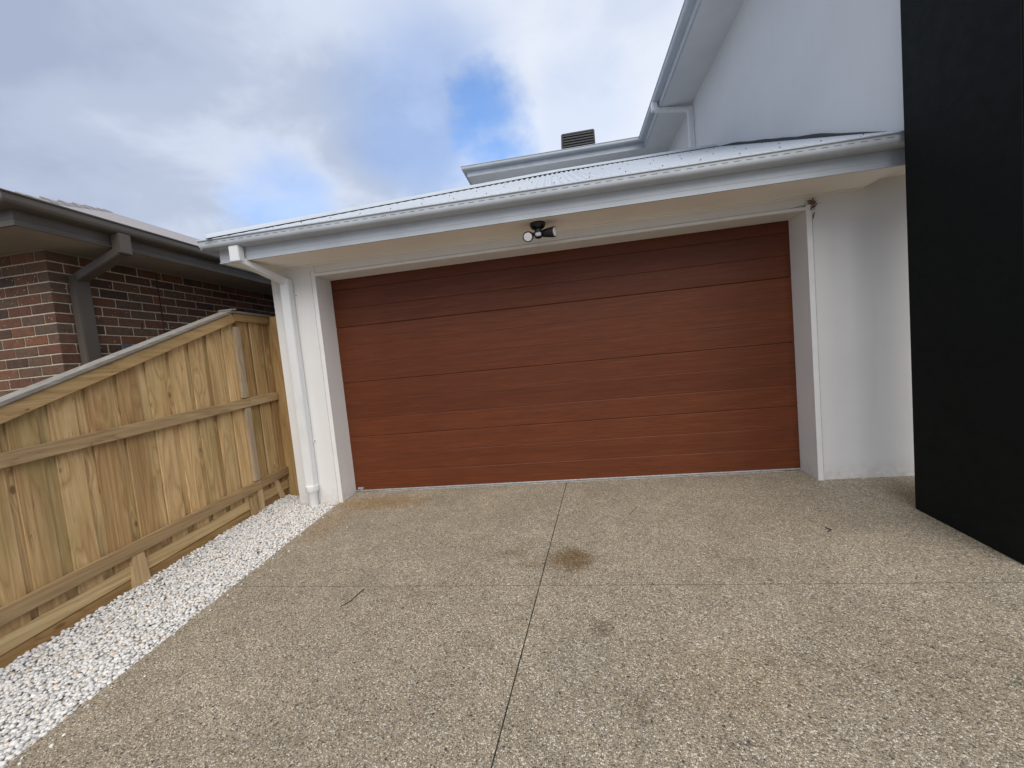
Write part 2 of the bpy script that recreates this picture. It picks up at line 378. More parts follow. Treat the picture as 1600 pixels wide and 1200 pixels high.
def aggregate_mat():
    mt, nd, lk, b = material('exposed_aggregate_concrete')
    tc = nd.new('ShaderNodeTexCoord'); v = tc.outputs['Object']
    warp = N(nd, 'ShaderNodeTexNoise', Scale=70.0, Detail=2.0); lk.new(v, warp.inputs['Vector'])
    wv = nd.new('ShaderNodeVectorMath'); wv.operation = 'MULTIPLY_ADD'; lk.new(warp.outputs['Color'], wv.inputs[0]); wv.inputs[1].default_value = (.006, .006, .0); lk.new(v, wv.inputs[2])
    def stones(scale, off, keep):
        mp = nd.new('ShaderNodeMapping'); mp.inputs['Location'].default_value = off; lk.new(wv.outputs[0], mp.inputs[0])
        vo = N(nd, 'ShaderNodeTexVoronoi', Scale=scale, Randomness=.95); vo.voronoi_dimensions = '2D'; lk.new(mp.outputs[0], vo.inputs['Vector'])
        sp = nd.new('ShaderNodeSeparateColor'); lk.new(vo.outputs['Color'], sp.inputs[0])
        col = ramp_n(nd, lk, sp.outputs[0], [(0, (.10, .085, .065)), (.08, (.19, .155, .115)), (.26, (.33, .265, .185)), (.5, (.44, .36, .26)), (.66, (.36, .325, .27)), (.80, (.56, .49, .38)), (.92, (.68, .63, .54)), (1, (.78, .75, .69))], 'CONSTANT')
        h = ramp_n(nd, lk, vo.outputs['Distance'], [(.0, 1.0), (.34, .75), (.52, 0.0)])
        k = math_n(nd, lk, 'LESS_THAN', sp.outputs[1], keep)
        return col, math_n(nd, lk, 'MULTIPLY', h, k)
    c1, h1 = stones(128, (0, 0, 0), .80)
    c2, h2 = stones(240, (.31, .17, 0), .85)
    paste = ramp_n(nd, lk, noise(nd, lk, v, 300, 3, .6), [(.3, (.17, .143, .102)), (.7, (.32, .275, .205))])
    base = mix_n(nd, lk, ramp_n(nd, lk, h2, [(.05, 0.0), (.3, 1.0)]), paste, c2)
    col = mix_n(nd, lk, ramp_n(nd, lk, h1, [(.05, 0.0), (.3, 1.0)]), base, c1)
    # mottling, tyre scuffs, spills
    big = noise(nd, lk, v, 1.7, 6, .6); med = noise(nd, lk, v, 7.0, 5, .65)
    col = mix_n(nd, lk, 1.0, col, ramp_n(nd, lk, big, [(.3, (.82, .83, .83)), (.7, (1.01, 1.025, 1.02))]), 'MULTIPLY')
    col = mix_n(nd, lk, 1.0, col, ramp_n(nd, lk, med, [(.3, (.88, .87, .86)), (.7, (1.08, 1.07, 1.06))]), 'MULTIPLY')
    sx = nd.new('ShaderNodeSeparateXYZ'); lk.new(v, sx.inputs[0])
    mm = lambda *a, **k: math_n(nd, lk, *a, **k)
    def blot(cx, cy, rx, ry, amt, tint):
        nonlocal col
        dx = mm('DIVIDE', mm('SUBTRACT', sx.outputs[0], cx), rx); dy = mm('DIVIDE', mm('SUBTRACT', sx.outputs[1], cy), ry)
        d = mm('ADD', mm('SQRT', mm('ADD', mm('MULTIPLY', dx, dx), mm('MULTIPLY', dy, dy))), mm('MULTIPLY', mm('SUBTRACT', noise(nd, lk, v, 9.0, 5, .7), .5), 1.1))
        f = nd.new('ShaderNodeMapRange'); f.interpolation_type = 'SMOOTHSTEP'; lk.new(d, f.inputs[0]); f.inputs[1].default_value = 1.05; f.inputs[2].default_value = .25; f.inputs[4].default_value = amt
        col = mix_n(nd, lk, f.outputs[0], col, tint, 'MULTIPLY')
    blot(2.47, -1.44, .22, .19, .95, (.56, .45, .31))
    blot(2.05, -1.33, .16, .10, .5, (.66, .58, .48))
    blot(2.18, -1.50, .16, .07, .5, (.66, .58, .48))
    blot(1.55, -1.75, .30, .12, .25, (.75, .68, .60))
    blot(2.45, -2.25, .26, .30, .35, (.84, .86, .88))
    blot(2.62, -2.1, .10, .10, .6, (.60, .58, .54)); blot(2.75, -2.55, .08, .09, .6, (.6, .56, .5))
    blot(3.2, -2.4, .5, .3, .35, (.85, .74, .60)); blot(4.1, -2.3, .7, .5, .4, (.74, .70, .64))
    blot(.45, -.33, .75, .22, .75, (.86, .66, .42)); blot(.15, -.75, .25, .45, .5, (.90, .74, .54))
    blot(5.30, -.70, .34, .40, .75, (.62, .52, .36))
    blot(3.9, -1.0, .9, .30, .35, (.74, .72, .70))
    dk = N(nd, 'ShaderNodeTexVoronoi', Scale=5.5); dk.voronoi_dimensions = '2D'; lk.new(v, dk.inputs['Vector'])
    col = mix_n(nd, lk, ramp_n(nd, lk, dk.outputs['Distance'], [(.022, .85), (.04, 0.0)]), col, (.03, .025, .02))
    lk.new(col, b.inputs['Base Color']); b.inputs['Roughness'].default_value = .62; b.inputs['Specular IOR Level'].default_value = .35
    h = mm('MAXIMUM', h1, mm('MULTIPLY', h2, .6))
    bump(nd, lk, b, h, .75, .003)
    return mt
M_AGG = aggregate_mat()
def pebble_mat():
    mt, nd, lk, b = material('white_pebble')
    a = nd.new('ShaderNodeAttribute'); a.attribute_name = 'tone'; v = coords(nd, lk)
    c = mix_n(nd, lk, 1.0, a.outputs['Color'], ramp_n(nd, lk, noise(nd, lk, v, 120, 4, .6), [(.3, .86), (.7, 1.06)]), 'MULTIPLY')
    lk.new(c, b.inputs['Base Color']); b.inputs['Roughness'].default_value = .6
    bump(nd, lk, b, noise(nd, lk, v, 260, 3, .6), .3, .001)
    return mt
M_PEB = pebble_mat()
M_GRAVELBED = plain('crushed_stone_bed', (.42, .40, .37), .95, var=.4, grain=70, bmp=1.0, bscale=70, bdist=.01)

# ------------------------------------------------------------ setting
S = .07                                   # the driveway climbs to the garage
gz = lambda x, y: S*y if y > -12 else -12*S
gm = MB(); xs = (-60, 60)
for (a, b_) in ((-80, -12), (-12, -.28), (-.28, .3), (.3, 120)):
    za = lambda y: (S*max(y, -12) if y < 0 else 0) - .16
    gm.quad((-60, a, za(a)), (60, a, za(a)), (60, b_, za(b_)), (-60, b_, za(b_)))
gm.build('ground', M_GROUND, label='bare soil beneath and beyond the houses', kind='structure')

drive = empty('driveway', (0, 0, 0), label='beige exposed aggregate concrete driveway climbing to the brown garage door', kind='structure')
def jx(y): return 2.453 + .112*y          # line of the long joint
g = .0036
slabs = [
    [(-.03, -1.700+g), (jx(-1.727)-g, -1.727+g), (jx(0)-g, 0), (.03, 0), (.015, -.262), (-.03, -.262)],
    [(jx(-1.727)+g, -1.727+g), (5.09-g/2, -1.755+g), (5.09-g/2, -.262), (4.76, -.262), (4.76, 0), (jx(0)+g, 0)],
    [(-.03, -9), (jx(-9)-g, -9), (jx(-1.727)-g, -1.727-g), (-.03, -1.700-g)],
    [(jx(-9)+g, -9), (9, -9), (9, -1.80-g), (5.09, -1.755-g), (jx(-1.727)+g, -1.727-g)],
    [(5.09+g/2, -1.755+g), (9, -1.80+g), (9, -.262), (5.09+g/2, -.262)],
]
for sl in slabs:
    MB().prism(sl, lambda x, y: S*y - .10, lambda x, y: S*y).build('slab', M_AGG, drive)
jm = MB()
jm.bar((jx(-9), -9, -9*S-.014), (jx(-.0), -.0, -.014), .02, .018)
jm.build('joint_filler', M_JOINT, drive)
jt = MB(); jt.bar((-.03, -1.700, -1.70*S-.0105), (9, -1.80, -1.80*S-.0105), .02, .018)
jt.bar((5.09, -1.755, -1.755*S-.012), (5.09, -.262, -.262*S-.012), .012, .018)
jt.build('saw_cut_filler', plain('joint_dust', (.105, .093, .072), .95, var=.4, grain=50), drive)

MB().prism([(-.86, -6), (-.03, -6), (-.03, -.2), (-.86, .1)], lambda x, y: S*y-.12, lambda x, y: S*y-.024).build(
    'gravel_bed', M_GRAVELBED, label='crushed stone bed under the white pebbles', kind='structure')
def pebbles():
    bm = bmesh.new(); bmesh.ops.create_icosphere(bm, subdivisions=1, radius=1); bm.verts.ensure_lookup_table()
    bv = np.array([v.co for v in bm.verts]); bf = np.array([[v.index for v in f.verts] for f in bm.faces]); bm.free()
    bm = bmesh.new(); bmesh.ops.create_icosphere(bm, subdivisions=2, radius=1); bm.verts.ensure_lookup_table()
    bv2 = np.array([v.co for v in bm.verts]); bf2 = np.array([[v.index for v in f.verts] for f in bm.faces]); bm.free()
    pos = []
    y = -4.4
    while y < -.02:
        near = y < -1.9
        d = .0190
        for x in np.arange(-.862, -.03, d):
            for lay in range(2):
                px = x + rng.uniform(-.6, .6)*d; py = y + rng.uniform(-.6, .6)*d
                if px > -.038 or px < -.868: continue
                if py > -.285 and px > -.50: continue
                if py > -.02: continue
                lum = .010*mnoise.noise(Vector((px*7, py*7, 0)))
                edge = -.010*max(0, (px+.10)/.06)
                pos.append((px, py, S*py - .020 + lay*.011 + lum + edge + rng.uniform(-.004, .006) + .02*max(0, (-.70-px)/.16)))
        y += d
    for _ in range(26):                  # a few strays kicked on to the concrete
        py = rng.uniform(-3.5, -.6); pos.append((-.03 + abs(rng.normal(0, .06)) + .012, py, S*py+.004))
    pos += [(.40, -.86, -.86*S+.006), (.30, -.62, -.62*S+.005)]
    n = len(pos); pos = np.array(pos)
    V = []; F = []; Ccol = []; off = 0
    pal = np.array([(.80,.79,.77),(.74,.735,.72),(.84,.83,.81),(.66,.66,.66),(.78,.74,.68),(.60,.59,.57),(.72,.62,.50),(.52,.40,.27),(.30,.28,.26)])
    pr = np.array([.24,.21,.20,.12,.10,.07,.035,.015,.01])
    for i in range(n):
        hi = pos[i,1] < -2.1 and False
        v0, f0 = (bv2, bf2) if hi else (bv, bf)
        r = rng.uniform(.0080, .0148) * (1.15 if rng.random() < .15 else 1)
        if i >= n-28: r *= .7
        s = np.array([r*rng.uniform(.9,1.35), r*rng.uniform(.75,1.05), r*rng.uniform(.55,.85)])
        v = v0*(1 + rng.uniform(-.13, .13, (len(v0), 1)))*s
        a, b_, c_ = rng.uniform(0, 6.28), rng.normal(0, .35), rng.normal(0, .35)
        ca, sa, cb, sb, cc, sc_ = math.cos(a), math.sin(a), math.cos(b_), math.sin(b_), math.cos(c_), math.sin(c_)
        Rm = np.array([[ca,-sa,0],[sa,ca,0],[0,0,1]]) @ np.array([[1,0,0],[0,cb,-sb],[0,sb,cb]]) @ np.array([[cc,0,sc_],[0,1,0],[-sc_,0,cc]])
        V.append(v @ Rm.T + pos[i]); F.append(f0 + off); off += len(v0)
        k = rng.choice(len(pal), p=pr); Ccol.append(np.tile(np.append(pal[k]*rng.uniform(.74, .96), 1), (len(v0), 1)))
    V = np.concatenate(V); F = np.concatenate(F); Cc = np.concatenate(Ccol)
    me = bpy.data.meshes.new('pebbles'); me.vertices.add(len(V)); me.vertices.foreach_set('co', V.ravel())
    me.loops.add(len(F)*3); me.loops.foreach_set('vertex_index', F.ravel().astype(np.int32))
    me.polygons.add(len(F)); me.polygons.foreach_set('loop_start', np.arange(0, len(F)*3, 3, dtype=np.int32))
    me.polygons.foreach_set('use_smooth', np.ones(len(F), dtype=bool))
    me.update(); at = me.color_attributes.new('tone', 'FLOAT_COLOR', 'POINT'); at.data.foreach_set('color', Cc.ravel().astype(np.float32))
    me.validate()
    link('white_pebbles', me, mat=M_PEB, label='strip of loose white pebbles between the paling fence and the driveway', cat='pebbles', kind='stuff')
    print('pebbles', n)
pebbles()

# ------------------------------------------------------------ the white house
house = empty('white_house', (0, 0, 0), label='white rendered house with grey gutters, upper storey and attached garage', cat='house')
YW = -.27; X0, X1, HD = .014, 4.76, 2.43; ZS = 2.553
w = MB()
w.box(-.51, X0, YW, .06, -.08, ZS+.06)                       # left pier
w.box(X1, 8.9, YW, .06, -.08, 2.66)                          # right of the opening
w.box(X0, X1, YW, .06, HD, ZS+.06)                           # lintel
w.box(-.51, -.30, .06, 6.1, -.1, ZS+.06); w.box(-.30, 8.9, 5.9, 6.1, -.1, ZS)
w.build('garage_wall', M_WALL, house, bevel=.006, seg=2)
t = MB(); e = .008; T = .046                                 # trim framing the opening, standing proud of the wall
t.box(X0-T, X0, YW-e-.004, YW+.01, -.04, HD+T); t.box(X1, X1+T, YW-e-.004, YW+.01, -.03, HD+T); t.box(X0, X1, YW-e, YW+.01, HD-.002, HD+.028)
t.build('opening_trim', M_TRIM, house, bevel=.003)
t2 = MB(); t2.box(X0-T-.007, X0-T-.001, YW-.003, YW+.01, -.03, HD+T+.004); t2.box(X1+T+.001, X1+T+.006, YW-.003, YW+.01, -.03, HD+T); t2.box(X0, X1, YW-.003, YW+.01, HD+.029, HD+.032)
t2.build('trim_shadow_line', plain('shadow_line_grey', (.30, .29, .27), .8, var=.3, grain=20), house)  # thin grey strips stand in for the shadow line round the trim

door = MB().box(X0-.02, X1+.02, .022, .05, -.02, HD+.05).build('garage_door', M_RUBBER, house, label='red brown timber look sectional garage door')
PH = .2093
for k in range(12):
    z0 = k*PH + .014; z1 = (k+1)*PH + .014
    lo = .0022 if k % 3 == 0 else .0; hi = .0022 if k % 3 == 2 else .0001
    z0 += lo; z1 -= hi
    z1 = min(z1, HD+.04)
    hh = (z1-z0)/2; a_, b2 = -X1/2-.012, X1/2+.012; inner = k % 3 != 2; top_in = .0042 if inner else .007
    prof_p = [(.02, -hh), (.0010, -hh), (0, -hh+.0012), (0, hh-.0090), (.0008, hh-.0065), (top_in, hh), (.02, hh)]
    pm = MB(); pm.v = [(a_, y_, z_) for y_, z_ in prof_p] + [(b2, y_, z_) for y_, z_ in prof_p]
    pm.f = [tuple(range(7)), tuple(range(13, 6, -1))] + [(i_, (i_+1) % 7, 7+(i_+1) % 7, 7+i_) for i_ in range(7)]
    o = pm.build('plank', M_DOOR, door, loc=((X0+X1)/2, 0 + rng.uniform(0, .0008), (z0+z1)/2))
MB().box(X0+.002, X1-.002, -.006, .018, .002, .017).build('bottom_rail', M_ALU, door, bevel=.002)
MB().box(X0+.004, X1-.004, -.012, .024, -.012, .003).build('bottom_seal', M_RUBBER, door, bevel=.002)
lt = MB().box(.05, .115, -.022, 0, .030, .052); lt.box(.08, .10, -.018, 0, .002, .030)
lt.build('latch_plate', M_ALU, door, bevel=.002)
MB().bar((.3, -.014, .0095-.012), (4.6, -.014, .0095-.012), .014, .006).build('threshold_strip', plain('pale_grout', (.5, .5, .5), .6, var=.4, grain=25), door)

# eaves
XF0, XF1, YF = -.655, 5.40, -.70
MB().poly([(-.655, YF+.008, ZS), (5.23, YF+.008, ZS), (5.23, YW, ZS), (-.505, YW, ZS), (-.505, 6, ZS), (-.655, 6, ZS)]).prism(
    [(-.655, YF+.01), (5.23, YF+.01), (5.23, YW+.02), (-.505, YW+.02), (-.505, 6), (-.655, 6)], ZS+.001, ZS+.01).build('soffit', M_SOFFIT, house)
MB().box(5.232, 9, -.9, YW+.01, 2.61, 2.63).build('porch_soffit', M_SOFFIT, house)
sb = MB(); sb.box(-.50, 5.225, YW-.010, YW, ZS-.012, ZS-.001)
sb.build('soffit_bead', M_SOFFIT, house, bevel=.003)
path_g = [(-.655, 6.0), (-.655, YF), (XF1, YF)]
def flip(prof): return [(-o, z) for o, z in prof]
# travel: down the left side then to the right -> outward is to the right of travel
fasc = [(0, ZS-.008), (.018, ZS-.008), (.018, ZS-.001), (.0125, ZS+.003), (.0125, ZS+.035), (.0145, ZS+.038), (.0125, ZS+.041), (.0125, ZS+.16), (0, ZS+.16)]
def gprof(zt):     # quad gutter profile, zt = lip height
    p = [(.014, zt-.005), (.014, zt-.080)]
    p += [(.060, zt-.080)]
    for a in range(-90, 1, 15): p.append((.085+.036*math.cos(R(a)), zt-.044+.036*math.sin(R(a))))
    p += [(.121, zt-.016), (.121, zt-.006)]
    for a in range(-60, 211, 30): p.append((.124+.0075*math.cos(R(a)), zt-.0045+.0075*math.sin(R(a))))
    return p
# the path goes down (-y) and then right (+x): the outside is on the right-hand side of travel only for x<0 -> use mirrored sign
sweep(path_g, fasc, True).build('fascia', M_STEEL, house, smooth_angle=30)
ZL = 2.748
sweep(path_g, gprof(ZL)).build('gutter', M_STEEL, house, smooth_angle=35)
MB().tube([(-.655-.124, YF-.118, ZL-.002), (-.655-.108, YF-.105, ZL-.082)], .006, 8).build('gutter_corner_joint', M_PIPE, house, smooth=True)
sl = MB(); x = -.70
while x < 5.05:
    sl.box(x, x+.048, YF-.1222, YF-.118, ZL-.034, ZL-.030); x += .088
sl.build('overflow_slots', plain('slot_shadow', (.12, .13, .14), .8), house, kind='stuff')

# corrugated roof with hip and ridge
K = .468; ZR0 = 2.765; YR0 = -.775; XR0 = -.73; YRG = 2.60
def roofz(d): return ZR0 + K*d
rm = MB(); per = .076; n = 0; xs = np.arange(XR0, 5.149, per/8)
for i, x in enumerate(xs):
    c = .0105*math.cos(2*math.pi*x/per); dm = min(YRG-YR0, x-XR0)
    rm.v += [(x, YR0-.02, roofz(-.02)+c), (x, YR0+dm, roofz(dm)+c)]
    if i: a = 2*i; rm.f.append((a-2, a, a+1, a-1))
n0 = len(rm.v); ys = np.arange(YR0, 6.05, per/6)
for i, y in enumerate(ys):
    c = .0105*math.cos(2*math.pi*y/per); dm = min(y-YR0, 3.375, 6.05-y)
    rm.v += [(XR0-.02, y, roofz(-.02)+c), (XR0+dm, y, roofz(dm)+c)]
    if i: a = n0+2*i; rm.f.append((a-1, a+1, a, a-2))
rm.quad((XR0+3.375, YRG, roofz(3.375)), (5.15, YRG, roofz(3.375)), (5.15, 6.05, roofz(0)), (XR0, 6.05, roofz(0)))
rm.build('corrugated_roof', M_ROOF, house, smooth_angle=60)
# capping: a folded strip that sits on the crests
def cap(a, b, w_a, w_b, name):
    a, b = Vector(a), Vector(b); d = (b-a).normalized(); mb = MB()
    def dropz(off): return off
    for p in (a, b):
        for q in (w_a*1.0, w_a*.3): mb.v.append(tuple(p + Vector(q)))
        mb.v.append(tuple(p + Vector((0, 0, .034))))
        for q in (w_b*.3, w_b*1.0): mb.v.append(tuple(p + Vector(q)))
    for i in range(4): mb.f.append((i, i+1, i+6, i+5))
    return mb.build(name, M_ROOF, house, smooth_angle=40)
h0 = (XR0, YR0, ZR0+.020); h1 = (XR0+3.375, YRG, roofz(3.375)+.020)
wf = Vector((.095, -.095, -.095*K)); wl_ = Vector((-.095, .095, -.095*K))
cap(h0, h1, wf, wl_, 'hip_capping')
cap((h1[0]-.03, YRG, h1[2]), (5.15, YRG, h1[2]), Vector((0, -.13, -.13*K)), Vector((0, .13, -.13*K)), 'ridge_capping')
sc = MB()
for row, yy in enumerate((-.60, .15, .95, 1.75, 2.35)):
    x = XR0 + (row % 2)*.076 + .304
    while x < 5.1:
        xc = round(x/per)*per
        if xc - XR0 > yy - YR0 + .12:
            z = roofz(yy-YR0)+.010; sc.tube([(xc, yy, z), (xc, yy-.003, z+.008)], .0048, 6)
        x += .304
sc.build('roof_screws', M_SCREW, house, kind='stuff')
fl = MB(); 
pts = [(yy, roofz(yy-YR0)) for yy in np.linspace(-.66, 2.50, 26)]
for i in range(len(pts)-1):
    (ya, za), (yb, zb) = pts[i], pts[i+1]
    wa = .020+.010*mnoise.noise(Vector((ya*3, 0, 0))); wb = .020+.010*mnoise.noise(Vector((yb*3, 0, 0)))
    ta = min(1, (ya+.66)/.7, (2.50-ya)/.5); tb = min(1, (yb+.66)/.7, (2.50-yb)/.5)
    fl.quad((5.132, ya, za+.010), (5.132, yb, zb+.010), (5.136, yb, zb+.012+(wb+.012)*tb), (5.136, ya, za+.012+(wa+.012)*ta))
fl.build('wall_flashing', M_FLASH, house)

# upper storey
ZU = 5.58
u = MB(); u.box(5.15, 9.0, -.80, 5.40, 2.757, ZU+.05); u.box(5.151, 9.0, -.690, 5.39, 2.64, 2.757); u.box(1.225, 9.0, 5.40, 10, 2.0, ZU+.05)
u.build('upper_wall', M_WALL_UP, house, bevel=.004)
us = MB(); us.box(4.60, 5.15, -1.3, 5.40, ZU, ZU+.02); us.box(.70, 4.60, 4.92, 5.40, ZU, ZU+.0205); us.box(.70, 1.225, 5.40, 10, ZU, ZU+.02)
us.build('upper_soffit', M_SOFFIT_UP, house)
path_u = [(.70, 10.0), (.70, 4.914), (4.592, 4.914), (4.592, -1.3)]
sweep(path_u, [(o, z-ZS+ZU) for o, z in fasc], True).build('upper_fascia', M_STEEL, house, smooth_angle=30)
ZUL = ZU+.195
sweep(path_u, gprof(ZUL)).build('upper_gutter', M_STEEL, house, smooth_angle=35)
ur = MB(); zr = ZUL+.0
ur.poly([(4.50, -1.3, zr), (8.5, -1.3, zr+4*K), (8.5, 8.82, zr+4*K), (4.50, 4.82, zr)])
ur.poly([(.60, 4.82, zr), (4.50, 4.82, zr), (8.5, 8.82, zr+4*K), (4.6, 8.82, zr+4*K)])
ur.poly([(.60, 4.82, zr), (4.6, 8.82, zr+4*K), (4.6, 8.9, zr+4*K), (.60, 12.9, zr)])
ur.build('upper_roof', M_ROOF, house)
# downpipes
def downpipe(name, pieces, parent, mat, brackets=()):
    mb = MB()
    for a, b_, w_, h_, up in pieces: mb.bar(a, b_, w_, h_, up)
    o = mb.build(name, mat, parent, bevel=.006, seg=2)
    for br in brackets: MB().box(*br).build('pipe_bracket', M_PVC if mat is M_PIPE else mat, o, bevel=.002)
    return o
px_, py_ = -.300, -.318
dp = downpipe('downpipe', [((-.437, -.765, 2.522), (-.437, -.765, 2.668), .075, .100, (1, 0, 0)),
    ((-.437, -.765, 2.545), (px_, py_-.01, 2.395), .078, .060, (0, 0, 1)),
    ((px_, py_, .16), (px_, py_, 2.425), .098, .084, (0, 1, 0))], house, M_PIPE,
    [(px_-.053, px_+.085, YW-.005, YW-.001, 2.24, 2.275), (px_-.053, px_+.085, YW-.005, YW-.001, .66, .70)])
for zb in (2.2575, .68):
    MB().tube([(px_+.070, YW-.004, zb), (px_+.070, YW-.011, zb)], .006, 8).build('bracket_screw', M_SCREW, dp)
so = MB(); so.tube([(px_, py_-.006, -.06), (px_, py_-.006, .115), (px_, py_-.006, .135), (px_, py_-.006, .150), (px_, py_-.006, .20)], [.047, .047, .060, .066, .066], 20)
so.build('pipe_socket', M_PVC, dp, smooth_angle=40)
downpipe('upper_downpipe', [((4.50, 3.55, ZU-.03), (4.50, 3.55, ZUL-.075), .08, .10, (1, 0, 0)),
    ((4.50, 3.55, ZU-.005), (5.10, 3.55, ZU-.10), .09, .055, (0, 0, 1)),
    ((5.105, 3.55, 4.4), (5.105, 3.55, ZU-.07), .088, .10, (0, 1, 0))], house, M_PIPE, [(5.135, 5.148, 3.44, 3.66, 5.25, 5.28)])

# cobweb clump at the corner of the opening
wb = empty('cobweb', (4.815, YW-.015, 2.475), label='brown dusty cobweb clump at the top right corner of the garage opening', cat='cobweb')
nb = MB()
for i in range(16):
    a = Vector((random.gauss(0, .012), random.gauss(0, .004), random.gauss(-.02, .03))); b_ = a + Vector((random.gauss(0, .02), random.gauss(0, .005), random.gauss(0, .03)))
    nb.tube([a, (a+b_)/2 + Vector((random.gauss(0, .006), 0, random.gauss(0, .006))), b_], [.004, .0055, .002], 6)
nb.build('debris_clump', M_NEST, wb)
nb = MB()
for b_ in ((.075, .006, -.004), (-.09, .008, -.012), (-.13, .008, -.018), (.03, .008, .05), (.02, .008, -.06), (-.02, .008, .045), (.05, .008, .03), (-.20, .008, -.022)):
    nb.tube([(0, 0, 0), (b_[0]*.5, b_[1], b_[2]*.5 + random.uniform(-.006, .006)), b_], [.0016, .0013, .0008], 5)
nb.build('web_strands', M_NEST, wb)

# black rendered pillar on the right
pil = MB().box(5.09, 5.72, -1.62, -.87, -.2, 8.2).build('black_pillar', M_BLACK, bevel=.006, seg=2,
    label='tall matt black rendered pillar standing at the right of the driveway', cat='pillar')

# twin floodlight
fl_ = empty('floodlight', (2.405, -.555, ZS), label='black twin spotlight with motion sensor fixed under the eave above the garage door', cat='floodlight')
b0 = MB().tube([(0, 0, -.0005), (0, 0, -.022), (0, 0, -.040), (0, 0, -.052)], [.060, .060, .050, .030], 24); b0.build('mounting_base', M_BLKPL, fl_, smooth_angle=35)
MB().tube([(0, 0, -.045), (0, 0, -.085)], [.030, .026], 16).tube([(-.052, -.008, -.088), (.052, -.008, -.088)], .015, 12).build('stem', M_BLKPL, fl_, smooth_angle=40)
MB().tube([(0, -.006, -.07), (0, -.010, -.118), (0, -.010, -.124)], [.030, .028, .020], 16).build('sensor_body', M_BLKPL, fl_, smooth_angle=40)
MB().box(-.022, .022, -.044, -.030, -.116, -.086).build('sensor_lens', M_SENSOR, fl_, bevel=.005, seg=2)
def head(a, d, ln, r):
    a, d = Vector(a), Vector(d).normalized()
    o = MB().tube([a-d*ln, a-d*ln*.85, a-d*ln*.3, a, a+d*.004], [r*.45, r*.72, r*.95, r, r], 22).build('lamp_head', M_BLKPL, fl_, smooth_angle=40)
    MB().tube([a+d*.002, a+d*.0065], [r*.80, r*.78], 22).build('lens', M_LENS, o, smooth_angle=30)
head((-.078, -.060, -.118), (-.20, -.86, -.36), .075, .042)
head((.122, -.035, -.098), (.93, -.36, -.10), .105, .042)

fl_.scale = (1.16, 1.16, 1.08)

# evaporative cooler on the far roof
cx0, cx1, cy0, cy1, cz0, cz1 = 2.955, 3.90, 7.85, 8.75, 7.10, 7.70
co = MB().box(cx0+.03, cx1-.03, cy0+.03, cy1-.03, cz0, cz1-.02).build('roof_cooler', M_SLOT, label='dark louvred evaporative cooler box on the upper roof', cat='cooler')
MB().box(cx0, cx1, cy0, cy1, cz1-.055, cz1+.01).build('lid', M_COOLER, co, bevel=.02, seg=2)
k = 0; z = cz0+.01
while z < cz1-.07:
    sm = MB()
    for (a, b_) in (((cx0, cy0+.01), (cx1, cy0+.01)), ((cx0+.01, cy0), (cx0+.01, cy1)), ((cx1-.01, cy0), (cx1-.01, cy1))):
        sm.bar((a[0], a[1], z), (b_[0], b_[1], z), .03, .040)
    sm.build('louvre', M_COOLER, co, bevel=.004); z += .074
for (a, b_) in ((cx0, cy0), (cx1-.03, cy0)): MB().box(a+.0, a+.03, b_-.005, b_+.03, cz0-.05, cz1-.03).build('corner_post', M_COOLER, co)

# ------------------------------------------------------------ neighbour's brick house
nb_ = empty('brick_house', (0, 0, 0), label='dark brown brick house with brown gutters behind the paling fence', cat='house')
NX, NY, NZ = -1.635, -1.408, 2.640
MB().box(-7, NX-.006, NY+.006, 9, -.35, NZ+.03).build('mortar_wall', M_MORTAR, nb_)
CH, BH, BL = .086, .0750, .230
meshes = {}
def brick_mesh(w_, d_):
    key = (round(w_, 3), round(d_, 3))
    if key not in meshes:
        me = MB().box(-w_/2, w_/2, -d_/2, d_/2, -BH/2, BH/2).mesh('brick', bevel=.003); me.materials.append(M_BRICK); meshes[key] = me
    return meshes[key]
rest = MB(); nbk = 0
def brick(x0, x1, y0, y1, zc):
    global nbk
    j = rng.uniform(-.0012, .0012); 
    if zc > 1.25 and (y0 < 1.2) and (x0 > -2.5):
        w_ = x1-x0; d_ = y1-y0
        w_ = .11 if w_ < .12 else (.23 if w_ < .235 else w_)
        o = link('brick', brick_mesh(w_, d_), nb_, ((x0+x1)/2 + j*.6, (y0+y1)/2 + j*.6, zc + rng.uniform(-.0008, .0008)), rot=(0, 0, rng.uniform(-.004, .004)))
        nbk += 1
    else: rest.box(x0+j, x1+j, y0+j, y1+j, zc-BH/2, zc+BH/2)
n_c = int((NZ + .2)/CH)
YJ = -.505
for c in range(n_c):
    zc = NZ - .010 - CH*(c+.5)
    long_right = c % 2 == 0
    if long_right: brick(NX-.11, NX, NY, NY+.23, zc); ys_ = NY+.24; xs_ = NX-.12
    else: brick(NX-.23, NX, NY, NY+.11, zc); ys_ = NY+.12; xs_ = NX-.24
    y = ys_
    while y < 6:
        y1 = y+BL
        if y < YJ < y1+.01:                 # bricks are cut at the movement joint
            if YJ-.006-y > .03: brick(NX-.11, NX, y, YJ-.006, zc)
            y = YJ+.006; y1b = y1
            if y1 - y > .03: brick(NX-.11, NX, y, y1, zc)
        else: brick(NX-.11, NX, y, y1, zc)
        y = y1+.01
    x = xs_
    while x > -6: brick(x-BL, x, NY, NY+.11, zc); x -= BL+.01
rest.build('brick_courses', M_BRICKS, nb_, kind='stuff')
print('bricks', nbk)
MB().box(NX-.012, NX-.002, YJ-.005, YJ+.005, 0, NZ).build('movement_joint', M_RJOINT, nb_)
MB().box(NX-.006, NX+.0035, -.731, -.722, 2.012, 2.074).build('weep_hole', M_SLOT, nb_)
vv = MB().box(NX-.002, NX+.012, -.945, -.855, 1.66, 1.862).build('wall_vent', M_VENT, nb_, bevel=.003)
for i in range(5): MB().box(NX+.012, NX+.017, -.935, -.865, 1.68+i*.034, 1.695+i*.034).build('vent_slat', M_VENT, vv)
